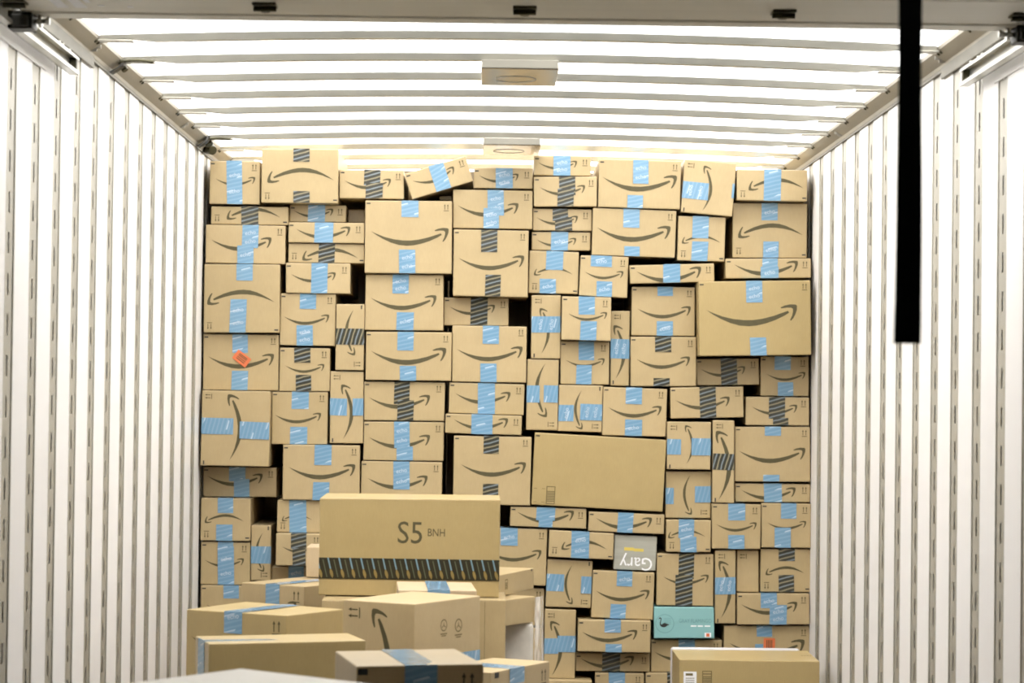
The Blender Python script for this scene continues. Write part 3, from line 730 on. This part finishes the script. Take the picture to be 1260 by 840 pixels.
B(755.5, 659, 808, 701, .045, 0, 0, None, [], 'grey printed box with an upside-down name in white letters', mat='grey_print', arrows=0, bar=0, gary=1)
B(672, 689, 728, 747, .04, RD, 0, (695, 743, 700), ['b 672 694 706 727 h', 'b 715 728 709 730 h'], 'turned box, arrow down, below the upside-down flat box')
B(728, 703, 804.5, 761, .04, 0, 0, (733, 799, 732), ['B 759 778 703 721', 'b 751 770 743 761'], 'square-sided box beneath the grey name box')
B(669.5, 750, 710, 834, .02, RU, 0, (764, 831, 684), ['b 670 687 785 804 h', 'b 686 709 782 802 h'], 'upright box, arrow up, low in the middle')
B(711, 763, 800.5, 802, .02, 0, -.04, (716, 784, 782), ['b 744 764 763 778', 'b 745 765 792 802'], 'jutting flat box just left of the teal box')
B(707, 804, 799.5, 825.5, .012, 0, .02, (714, 780, 814), ['k 741 763 804 825'], 'thin shaded dark-taped box under the jutting flat box')
B(732, 828, 792, 878, .012, 0, 0, (738, 786, 857), ['b 749 769 828 845'], 'box at the bottom edge of the photo, left of two in the middle')
B(794.5, 828, 850, 878, .012, 0, 0, (800, 845, 846), ['k 821 831 828 848'], 'box at the bottom edge with dark tape, left of the front right carton')
B(612, 723, 669.5, 769, .03, 0, .03, None, [], 'half-hidden box seen behind the hanging plastic film', bar=0)
B(612, 772, 668, 876, .012, 0, .03, None, [], 'lower half-hidden box seen behind the hanging plastic film', bar=0, arrows=0)
# carriers of the stack below the frame
B(248, 793, 309, 878, .012, 0, 0, None, [], 'hidden carton carrying the left wall column', bar=0, arrows=0)
B(311, 752, 370, 878, .012, 0, 0, None, [], 'hidden carton carrying the slim upright box at lower left', bar=0, arrows=0)
B(372, 752, 440, 878, .012, 0, 0, None, [], 'hidden carton behind the left front boxes', bar=0, arrows=0)
B(400, 620, 492, 745, .012, 0, 0, None, [], 'hidden carton behind the left half of the tape-banded box', bar=0, arrows=0)
B(494, 624, 590, 745, .012, 0, 0, None, [], 'hidden carton behind the right half of the tape-banded box', bar=0, arrows=0)
B(442, 748, 525, 878, .012, 0, 0, None, [], 'hidden carton low behind the front boxes, left', bar=0, arrows=0)
B(527, 748, 610, 878, .012, 0, 0, None, [], 'hidden carton low behind the front boxes, right', bar=0, arrows=0)
B(670, 837, 728, 878, .012, 0, -.06, None, [], 'pale-topped box at the bottom edge under the upright arrow-up box', bar=0, arrows=0)
B(852, 829, 925, 878, .012, 0, 0, None, [], 'hidden carton behind the front right carton, left', bar=0, arrows=0)
B(927, 829, 996, 878, .012, 0, 0, None, [], 'hidden carton behind the front right carton, right', bar=0, arrows=0)

# settle neighbours so that no two fronts overlap
def geo(b):
    x0, y0, x1, y1 = b['r']; cx, cy = (x0 + x1) / 2, (y0 + y1) / 2
    a = math.atan(b['sl']); return cx, cy, (x1 - x0) / 2, (y1 - y0) / 2, a
def sat(b, c):
    best = None
    g1, g2 = geo(b), geo(c); dx, dy = g2[0] - g1[0], g2[1] - g1[1]
    for g_ in (g1, g2):
        for ax in (0, 1):
            a = g_[4]; u = (math.cos(a), math.sin(a)) if ax == 0 else (-math.sin(a), math.cos(a))
            dist = abs(dx * u[0] + dy * u[1]); s = 0
            for q in (g1, g2):
                s += q[2] * abs(math.cos(q[4]) * u[0] + math.sin(q[4]) * u[1]) + q[3] * abs(-math.sin(q[4]) * u[0] + math.cos(q[4]) * u[1])
            pen = s - dist
            if best is None or pen < best[0]: best = (pen, ax)
    return best
for b in W:
    b['y'] = Y0 + b['dy'] + random.uniform(-0.008, 0.008); s_ = b['y'] / Y0; q = b['r']
    b['full'] = q[3] > 870
    b['r'] = [600 + (q[0] - 600) * s_, 480 + (q[1] - 480) * s_, 600 + (q[2] - 600) * s_, 480 + (q[3] - 480) * s_]
SC_LOG = []
for it in range(30):
    for i in range(len(W)):
        for j in range(i + 1, len(W)):
            pen, ax = sat(W[i], W[j])
            if pen > -0.7:
                if it == 0 and pen > 4: SC_LOG.append((round(pen, 1), W[i]['lb'][:40], W[j]['lb'][:40]))
                for b, c in ((W[i], W[j]), (W[j], W[i])):
                    g1, g2 = geo(b), geo(c); k = (pen + 0.9) / 2
                    if abs(pen) > 12: continue
                    lo, hi = (0, 2) if ax == 0 else (1, 3)
                    if g2[ax] > g1[ax]: b['r'][hi] -= k
                    else: b['r'][lo] += k
for q in SC_LOG: print('PEN', q)

FLAMINGO = [[(-.5, .62), (-.46, .72), (-.36, .76), (-.26, .70), (-.22, .58), (-.26, .40), (-.30, .22), (-.30, .08), (-.22, -.02), (-.12, .06), (.05, .16), (.2, .15), (.36, .08), (.62, -.02), (.40, -.10), (.28, -.22), (.08, -.30), (-.16, -.28), (-.32, -.18), (-.40, -.02), (-.40, .2), (-.34, .42), (-.31, .56), (-.36, .64), (-.42, .62), (-.52, .5)]]
DEPTHS = {}
for b in W:
    x0, y0, x1, y1 = b['r']; Y = b['y']; cx, cy = (x0 + x1) / 2, (y0 + y1) / 2
    k = Y0 / F; cw = at_y(cx, cy, Y0); cw.y = Y
    w, h = (x1 - x0) * k, (y1 - y0) * k; hw0 = h
    ang = math.atan(b['sl']) - ROLL
    up = Vector((math.sin(ang), 0, math.cos(ang))); rt = Vector((math.cos(ang), 0, -math.sin(ang)))
    if b['full']: h = min(h + 0.05, cw.z + h / 2 - 0.014)          # bottom course stands on the floor
    org = cw + up * (hw0 / 2) - up * h - rt * (w / 2)
    if b['full']: org.z = max(org.z, 0.004)
    depth = 10.565 - Y; k = Y / F  # parcels stretched back to the added cartons so no light leaks down between
    x0 = 600 + (x0 - 600) * Y0 / Y; x1 = 600 + (x1 - 600) * Y0 / Y; cx = (x0 + x1) / 2; cy = 480 + (cy - 480) * Y0 / Y
    c = Carton(org, ang, 0.0, w, depth, h, mat=b.get('mat') or 'board', name='gift_box' if b.get('teal') else 'cardboard_box',
               extra=('ink', 'ink_soft', 'ink_black', 'paper', 'word', 'orange', 'teal_soft', 'yellow'))
    sm = None; rot = b['rot']
    if b['sm']:
        a0, a1, cc = b['sm']
        if rot % 2 == 0: p = c.uv('front', (a0 + a1) / 2, cc)
        else: p = c.uv('front', cc, (a0 + a1) / 2)
        sm = (p[0], p[1], (a1 - a0) * k)
    c.marks(rot, sm, bar=b.get('bar', 1) and random.random() < 0.9, arrows=b.get('arrows', 1))
    for i, t in enumerate(b['tp']):
        q = t.split(); kind = {'b': 'blue', 'k': 'dark'}[q[0].lower()]; hz = len(q) > 5
        X0, X1, Y0_, Y1_ = map(float, q[1:5])
        u0, _ = c.uv('front', X0, cy); u1, _ = c.uv('front', X1, cy)
        cxm = cx if hz else (X0 + X1) / 2
        _, v1 = c.uv('front', (X0 + X1) / 2, Y0_); _, v0 = c.uv('front', (X0 + X1) / 2, Y1_)
        if hz:
            v_mid = (v0 + v1) / 2; hh = abs(Y1_ - Y0_) * k / 2; v0, v1 = v_mid - hh, v_mid + hh
            u0 = max(u0, 0.0) if u0 > 0.006 else 0.0; u1 = w if u1 > w - 0.008 else u1
        else:
            um = c.uv('front', (X0 + X1) / 2, (Y0_ + Y1_) / 2)[0]; hh = (X1 - X0) * k / 2; u0, u1 = um - hh, um + hh
            v0 = 0.0 if v0 < 0.006 else v0; v1 = h if v1 > h - 0.008 else v1
        words = ()
        if q[0].isupper():
            L = (u1 - u0) if hz else (v1 - v0)
            words = (0.5,) if L < 0.075 else (0.3, 0.68)
        c.tape('front', u0, u1, v0, v1, kind, hz, words, (0, 0.12 if (not hz and v1 == h) else 0), random.uniform(-0.03, 0.03), i)
    if b.get('barcode'):
        X, Yp, bw, bh = b['barcode']; p = c.uv('front', X, Yp); s = k
        c.stamp('front', [rect(-bw / 2, -bh / 2, -bw / 2 + 1, bh / 2), rect(bw / 2 - 1, -bh / 2, bw / 2, bh / 2), rect(-bw / 2, bh / 2 - 1, bw / 2, bh / 2), rect(-bw / 2, -bh / 2, bw / 2, -bh / 2 + 1)]
                + [rect(-bw / 2 + 1, yy, bw / 2 - 1, yy + 1.1) for yy in (-8, -6, -4, -2, 0, 2, 4)], p[0], p[1], s, 0, 'ink_soft')
        p = c.uv('front', 663.5, 609)
        c.stamp('front', [rect(-7, 8, -3, 8.6), rect(3, 8, 7, 8.6), rect(-7, -8.6, -3, -8), rect(3, -8.6, 7, -8)], p[0], p[1], s, 0, 'ink_soft')
    if b.get('teal'):
        p = c.uv('front', 818, 767); ring = []
        for q in range(32):
            a0, a1 = 2 * math.pi * q / 32, 2 * math.pi * (q + 1) / 32
            ring.append([(math.cos(a0), math.sin(a0)), (math.cos(a1), math.sin(a1)), (.94 * math.cos(a1), .94 * math.sin(a1)), (.94 * math.cos(a0), .94 * math.sin(a0))])
        c.stamp('front', ring, p[0], p[1], 11.5 * k, 0, 'teal_soft', 0.0004)
        c.stamp('front', [rect(-.1, yy, .7, yy + .05) for yy in (.55, .35, .15, -.05)], p[0], p[1], 11 * k, 0, 'teal_soft', 0.0005)
        p = c.uv('front', 816.5, 768); c.stamp('front', FLAMINGO, p[0], p[1], 11.5 * k, 0, 'ink_black', 0.0008)
        p = c.uv('front', 855.5, 763.5); c.stamp('front', T_FLAM, p[0], p[1], 40 * k, 0, 'teal_soft', 0.0005, 52 * k)
        p = c.uv('front', 862, 770); c.stamp('front', [rect(-12, -.7, -5, .7), rect(-3.5, -.7, 3, .7), rect(5, -.7, 12, .7)], p[0], p[1], k, 0, 'paper', 0.0005)
        p = c.uv('front', 871, 781); c.stamp('front', [rect(-4, -2.8, 4, 2.8)], p[0], p[1], k, 0, 'paper', 0.0005); c.stamp('front', [rect(-2, -2, 2, 2)], p[0], p[1], k, 0, 'orange', 0.0009)
    if b.get('gary'):
        p = c.uv('front', 782.5, 691); c.stamp('front', T_GARY, p[0], p[1], 40 * k, math.pi, 'paper', 0.0006, 44 * k)
        p = c.uv('front', 781, 675.5); c.stamp('front', [rect(-13, -2, -1, 2), rect(-1, -2.6, 11, 1)], p[0], p[1], k, 0, 'yellow', 0.0006)
    o = c.finish(b['lb'], 'parcels stacked in the wall across the trailer')
    if b.get('sticker'):
        X, Yp, sw, sh, an = b['sticker']; p = c.uv('front', X, Yp); bm = bmesh.new(); a = math.radians(-an)
        fr = frame('front', w, depth, h)
        stamp(bm, fr, [rect(-sh / 2, -sw / 2, sh / 2, sw / 2)] if an else [rect(-sw / 2, -sh / 2, sw / 2, sh / 2)], p[0], p[1], k, a, 0.0030, 0)
        lines = [rect(-6, yy, 6, yy + 1) for yy in (-3.5, -1.2, 1.2, 3)] if an else [rect(xx, -6, xx + 1, 6) for xx in (-3.5, -1.5, .5, 2.5)]
        stamp(bm, fr, lines, p[0], p[1], k, a, 0.0034, 1)
        t = link('sticker', bm, ['orange', 'ink'], o); t['label'] = 'orange-red sticker with dark lettering'

# unseen cartons added behind the first row to block light in the gaps
for i in range(5):
    x0 = XL + 0.02 + i * 0.49; z = 0.004
    for lvl, hh in enumerate((0.72, 0.74, 0.73)):
        c = Carton(Vector((x0, 10.58, z)), 0.0, 0.0, 0.48, 0.42, hh); z += hh + 0.002
        c.finish('unseen carton added to darken the gaps, %s course, %s stack' % (('bottom', 'middle', 'top')[lvl], ('far left', 'centre left', 'centre', 'centre right', 'far right')[i]), 'unseen cartons added behind the parcel wall to block light')

# ================================================================ THE NEARER BOXES
def near(name_label, px, py, z, yaw, w, d, h, anchor='fl', mat='board', **kw):
    """px, py: where the photo shows the top front corner; z: height of the top relative to the eye"""
    P = at_z(px, py, z); a = math.radians(yaw); dx = Vector((math.cos(a), math.sin(a), 0)); dy = Vector((-math.sin(a), math.cos(a), 0))
    if anchor == 'fr': P = P - dx * w
    org = Vector((P.x, P.y, ZC + z - h))
    c = Carton(org, 0.0, a, w, d, h, mat=mat, jit=0.002, **kw); c.label = name_label
    return c
def carrier(c, label, shrink=0.01):
    """the carton under a near box, from the floor up"""
    hh = c.mw.translation.z - 0.003
    if hh < 0.06: return
    o = c.mw @ Vector((shrink, shrink, 0)); a = c.mw.to_euler().z
    k = Carton(Vector((o.x, o.y, 0.001)), 0.0, a, c.w - 2 * shrink, c.d - 2 * shrink, hh - 0.002); k.finish(label, 'cartons carrying the nearer boxes')
def px_tape(c, face, x0, x1, y0, y1, kind='blue', horiz=False, words=(), fold=0.0, lay=0):
    if horiz:
        u0 = c.uv(face, x0, (y0 + y1) / 2)[0]; u1 = c.uv(face, x1, (y0 + y1) / 2)[0]
    else:
        u0 = c.uv(face, x0, (y0 + y1) / 2)[0]; u1 = c.uv(face, x1, (y0 + y1) / 2)[0]
    v1 = c.uv(face, (x0 + x1) / 2, y0)[1]; v0 = c.uv(face, (x0 + x1) / 2, y1)[1]
    H = c.d if face == 'top' else c.h
    W_ = c.w if face in ('front', 'top') else c.d
    if fold: v1 = H
    v0 = max(v0, 0); u0 = max(u0, 0); u1 = min(u1, W_); v1 = min(v1, H)
    c.tape(face, u0, u1, v0, v1, kind, horiz, words, (0, fold), 0.0, lay)

# tape-banded box with S5 BNH
c = near('', 393.5, 612, -0.37, 0.0, 0.611, 0.36, 0.330, mat='board_deep')
u, v = c.uv('front', 504.5, 655); k = 8.25 / F
c.stamp('front', T_S5, u, v, 30 * k, -0.012, 'ink', s2=33 * k)
u, v = c.uv('front', 537, 655); c.stamp('front', T_BNH, u, v, 21 * k, -0.012, 'ink', s2=26 * k)
va = c.uv('front', 394, 712)[1]; vb = c.uv('front', 394, 686)[1]
c.tape('front', 0.0, c.w, va, vb, 'band', True, (), (0, 0), -0.004)
S5 = c
c.finish('large box lettered S5 BNH with a black striped tape band', None)

c = near('', 377, 672.5, -0.592, 0.0, 0.16, 0.22, 0.112, mat='board_pale')
c.finish('small pale box left of the large lettered box, mostly hidden')

# box left of the lettered one, blue tape on its slanted front
c = near('', 374.5, 721.5, -0.708, -34, 0.29, 0.40, 0.24, anchor='fr', mat='board')
px_tape(c, 'front', 327, 344, 720, 745, fold=0.4)
u, v = c.uv('front', 337, 750); c.marks(0, (c.w * .5, v + 0.01, 0.22), bar=0, icon=1.5)
c.finish('slanted box at the left behind, blue tape over its edge'); LB = c
carrier(c, 'hidden carton under the slanted box at the left behind')

c = near('', 352.5, 757.3, -0.68, -31, 0.375, 0.30, 0.30, anchor='fr', mat='board_deep')
px_tape(c, 'front', 276, 298, 754, 779, fold=0.3, words=(0.8,))
u, v = c.uv('front', 262, 792); c.marks(0, (c.w * .45, v + 0.0, 0.30), bar=0, icon=1.5)
c.finish('large slanted box against the left wall, blue tape down its shaded front')
carrier(c, 'hidden carton under the large slanted box by the left wall')

c = near('', 257, 792.2, -0.70, 17, 0.44, 0.205, 0.26, mat='board_deep')
u0 = c.uv('left', 244, 800)[0]; u1 = c.uv('left', 252, 800)[0]
c.tape('left', min(u0, u1), max(u0, u1), 0.0, c.h, 'blue', False, (), (0, 0.40), 0, 0)
c.finish('long box with a plain shaded brown front at the lower left')
carrier(c, 'hidden carton under the long shaded brown box')

# lying under the lettered box, square front to its right
c = near('', 622.5, 738, -0.703, 0.0, 0.26, 0.32, 0.40, anchor='fr', mat='board')
c.stamp('front', [rect(-.001, -.2, 0.0005, .195)], c.w - 0.07, 0.2, 1, 0, 'ink_soft')
c.finish('tall plain box carrying the right end of the large lettered box')
carrier(c, 'hidden carton under the tall plain box', 0.005)
c2 = near('', 455, 738, -0.703, 0.0, 0.21, 0.36, 0.40, mat='board')
c2.mw.translation.x = S5.mw.translation.x + 0.02
c2.finish('hidden box carrying the left end of the large lettered box'); carrier(c2, 'hidden carton below that, left', 0.005)

# small box in front of the lettered one
c = near('', 490, 725.8, -0.631, 3, 0.247, 0.36, 0.17, mat='board_pale')
u0 = c.uv('top', 525, 722)[0]; u1 = c.uv('top', 552, 722)[0]
c.marks(0, None, bar=0, icon=1.5)
c.tape('front', u0, u1, c.h - 0.05, c.h, 'blue', False, (), (0, 0.36), 0, 0)
c.finish('small pale-topped box in front of the lettered box, blue tape across lid')
carrier(c, 'hidden carton under the small pale-topped box')

# yawed box showing two sides
c = near('', 510, 743.2, -0.62, 58, 0.357, 0.25, 0.32, mat='board')
u, v = c.uv('left', 467, 784)
c.marks(1, (0.137, c.h - 0.175, 0.31), face='left', bar=0, icon=1.5)
lo = c.uv('front', 550, 797); hi = c.uv('front', 592, 797)
c.tape('front', 0.03, c.w, 0.095, 0.16, 'blue', True, (), (0, 0), 0.0)
for (X, Yp, r1) in ((546, 769, 0.018), (564, 769, 0.020)):
    u, v = c.uv('front', X, Yp); ring = []
    for q in range(24):
        a0, a1 = 2 * math.pi * q / 24, 2 * math.pi * (q + 1) / 24
        ring.append([(math.cos(a0), math.sin(a0)), (math.cos(a1), math.sin(a1)), (.8 * math.cos(a1), .8 * math.sin(a1)), (.8 * math.cos(a0), .8 * math.sin(a0))])
    ring += [[(-.5, -.45), (0, -.1), (0, .1), (-.6, -.3)], [(.5, -.45), (0, -.1), (0, .1), (.6, -.3)], [(-.12, 0), (.12, 0), (0.02, .65), (-.02, .65)]]
    c.stamp('front', ring, u, v, r1, 0, 'ink_soft')
    c.stamp('front', [rect(-1.0, -1.5, 1.0, -1.3), rect(-.7, -1.8, .7, -1.62)], u, v, r1, 0, 'ink_soft')
u, v = c.uv('top', 487, 731.5); c.stamp('top', [rect(-.025, -.004, .012, .004), rect(.012, -.010, .024, .012)], u, v, 1, 0.7, 'ink_soft')
c.finish('turned box in the front middle, dark arrow side and two round symbols')
carrier(c, 'hidden carton under the turned front middle box')

# right of the lettered box, behind
c = near('', 657, 698.6, -0.66, 70, 0.42, 0.30, 0.077, anchor='fr', mat='board')
u, v = c.uv('front', 623, 719)
c.stamp('front', [rect(-.014, -.018, -.011, .018), rect(.011, -.018, .014, .018), rect(-.014, .016, .014, .019)] + [rect(-.011, q, .011, q + .003) for q in (-.016, -.011, -.006, -.001, .004)], u, v, 1.0, 0, 'ink_soft')
u, v = c.uv('front', 655, 701); c.stamp('front', [rect(-.006, -.004, .006, .004)], u - .01, v, 1, 0, 'ink_black')
T2 = c
c.finish('thin-topped slanted box right of the lettered one, upper of two')
c = near('', 658.5, 733.3, -0.742, 57, 0.34, 0.24, 0.093, anchor='fr', mat='board')
c.finish('slanted plain box right of the lettered one, lower of two'); T3 = c

# pale pack wrapped in clear film
p = at_y(640, 766, 8.86)
bm = bmesh.new(); 
top = T3.mw.translation.z - 0.004
add_box(bm, 0.055, 0.176, 8.80, 9.15, 0.002, top, bev=0.012, seg=3)
pk = tag(link('wrapped_package', bm, 'wrap'), 'pale package wrapped in clear plastic between front boxes and parcel wall', 'package')
bm = bmesh.new(); n = 22; mrows = 26; grid = []
xa = 0.180; xb = 0.222
for i in range(n + 1):
    f = i / n; col = []
    for j in range(mrows + 1):
        gz = j / mrows
        x = xa - 0.004 * gz + (xb - xa) * f * (0.75 + 0.35 * gz); y = 8.80 + 0.10 * f + 0.009 * math.sin(f * 8 + 2 * gz) + 0.005 * math.sin(gz * 13 + f * 5)
        col.append(bm.verts.new((x, y, 0.004 + (ZC - 0.745 - 0.004) * (1 - gz))))
    grid.append(col)
for i in range(n):
    for j in range(mrows): bm.faces.new((grid[i][j], grid[i + 1][j], grid[i + 1][j + 1], grid[i][j + 1]))
t = link('plastic_film', bm, 'film', pk, smooth=True); t['label'] = 'loose hanging clear film'

# low front boxes
c = near('', 439, 819.5, -0.62, 12, 0.29, 0.33, 0.26, mat='board')
px_tape(c, 'front', 498, 538, 818, 840, fold=0.33)
c.tapes[-1] = ('front', c.tapes[-1][1], c.tapes[-1][2], 0.1, c.h, 'blue', False, (), (0, 0.33), 0.0, 0)
c.marks(0, None, bar=0, icon=1.5)
u, v = c.uv('front', 446.5, 826.5); c.stamp('front', [rect(-.011, -.007, .011, .007)], u, v, 1, 0, 'ink_black')
c.finish('nearest sharp box at the bottom centre, wide blue tape over its lid')
carrier(c, 'hidden carton under the bottom centre box')

c = near('', 604, 827.5, -0.78, 60, 0.34, 0.19, 0.24, mat='board')
px_tape(c, 'front', 627, 645, 818, 840, fold=0.16)
c.marks(0, None, bar=0, icon=1.5)
u, v = c.uv('front', 609, 831); c.stamp('front', [rect(-.012, -.008, .012, .008)], u + 0.01, v, 1, 0, 'ink_black')
c.finish('small slanted box with blue tape, bottom edge right of the bottom centre box')
carrier(c, 'hidden carton under the small slanted bottom box')

c = near('', 836, 811, -1.0, 0.0, 0.527, 0.36, 0.326, mat='board_deep')
u, v = c.uv('front', 849, 840); kk = 9.1 / F
c.stamp('front', [rect(-8, -16, 8, 14)], u, v, kk, 0, 'paper')
c.stamp('front', [rect(-5.5, 9, 3.5, 12)] + [rect(-5.5, q, 5.5, q + .8) for q in (5.5, 3, .5, -2, -5)], u, v, kk, 0, 'ink_soft', 0.0009)
u, v = c.uv('front', 870, 836); c.stamp('front', [rect(-6, -12, -5, 11), rect(5, -12, 6, 11), rect(-6, 10, 6, 11)] + [rect(-5, q, 5, q + 1.2) for q in (6.5, 3, 1, -1, -3, -5)], u, v, kk, 0, 'ink_soft')
u, v = c.uv('top', 992, 806.5); c.stamp('top', [rect(-.02, -.006, -.012, .006), rect(-.009, -.006, -.001, .006), rect(.002, -.006, .010, .006), rect(.013, -.006, .02, .006)], u, v, 1, 0, 'ink_soft')
c.finish('large carton at the lower right with white label and faint barcode'); FR = c
# plastic mailer bag behind it
bm = bmesh.new(); x0 = FR.mw.translation.x - 0.008; y0 = FR.mw.translation.y + FR.d + 0.006
add_box(bm, x0 + 0.004, x0 + FR.w - 0.02, y0, y0 + 0.03, 0.002, FR.h + 0.010, bev=0.01, seg=3)
tag(link('mailer_bag', bm, 'mailer'), 'pale plastic mailer bag standing behind the lower right carton', 'bag')

# blurred box right at the rear
P = at_z(297, 822.5, -0.53); a = math.radians(-38)
dx = Vector((math.cos(a), math.sin(a), 0)); dy = Vector((-math.sin(a), math.cos(a), 0))
w, d, h = 0.36, 0.34, 0.40
org = P - dy * d; org.z = ZC - 0.53 - h
# far corner of the lid is the one the photo shows
c = Carton(org, 0.0, a, w, d, h, mat='white_board', jit=0.002)
c.finish('blurred nearest box, only its lid corner showing at lower left')
carrier(c, 'hidden carton under the blurred nearest box')
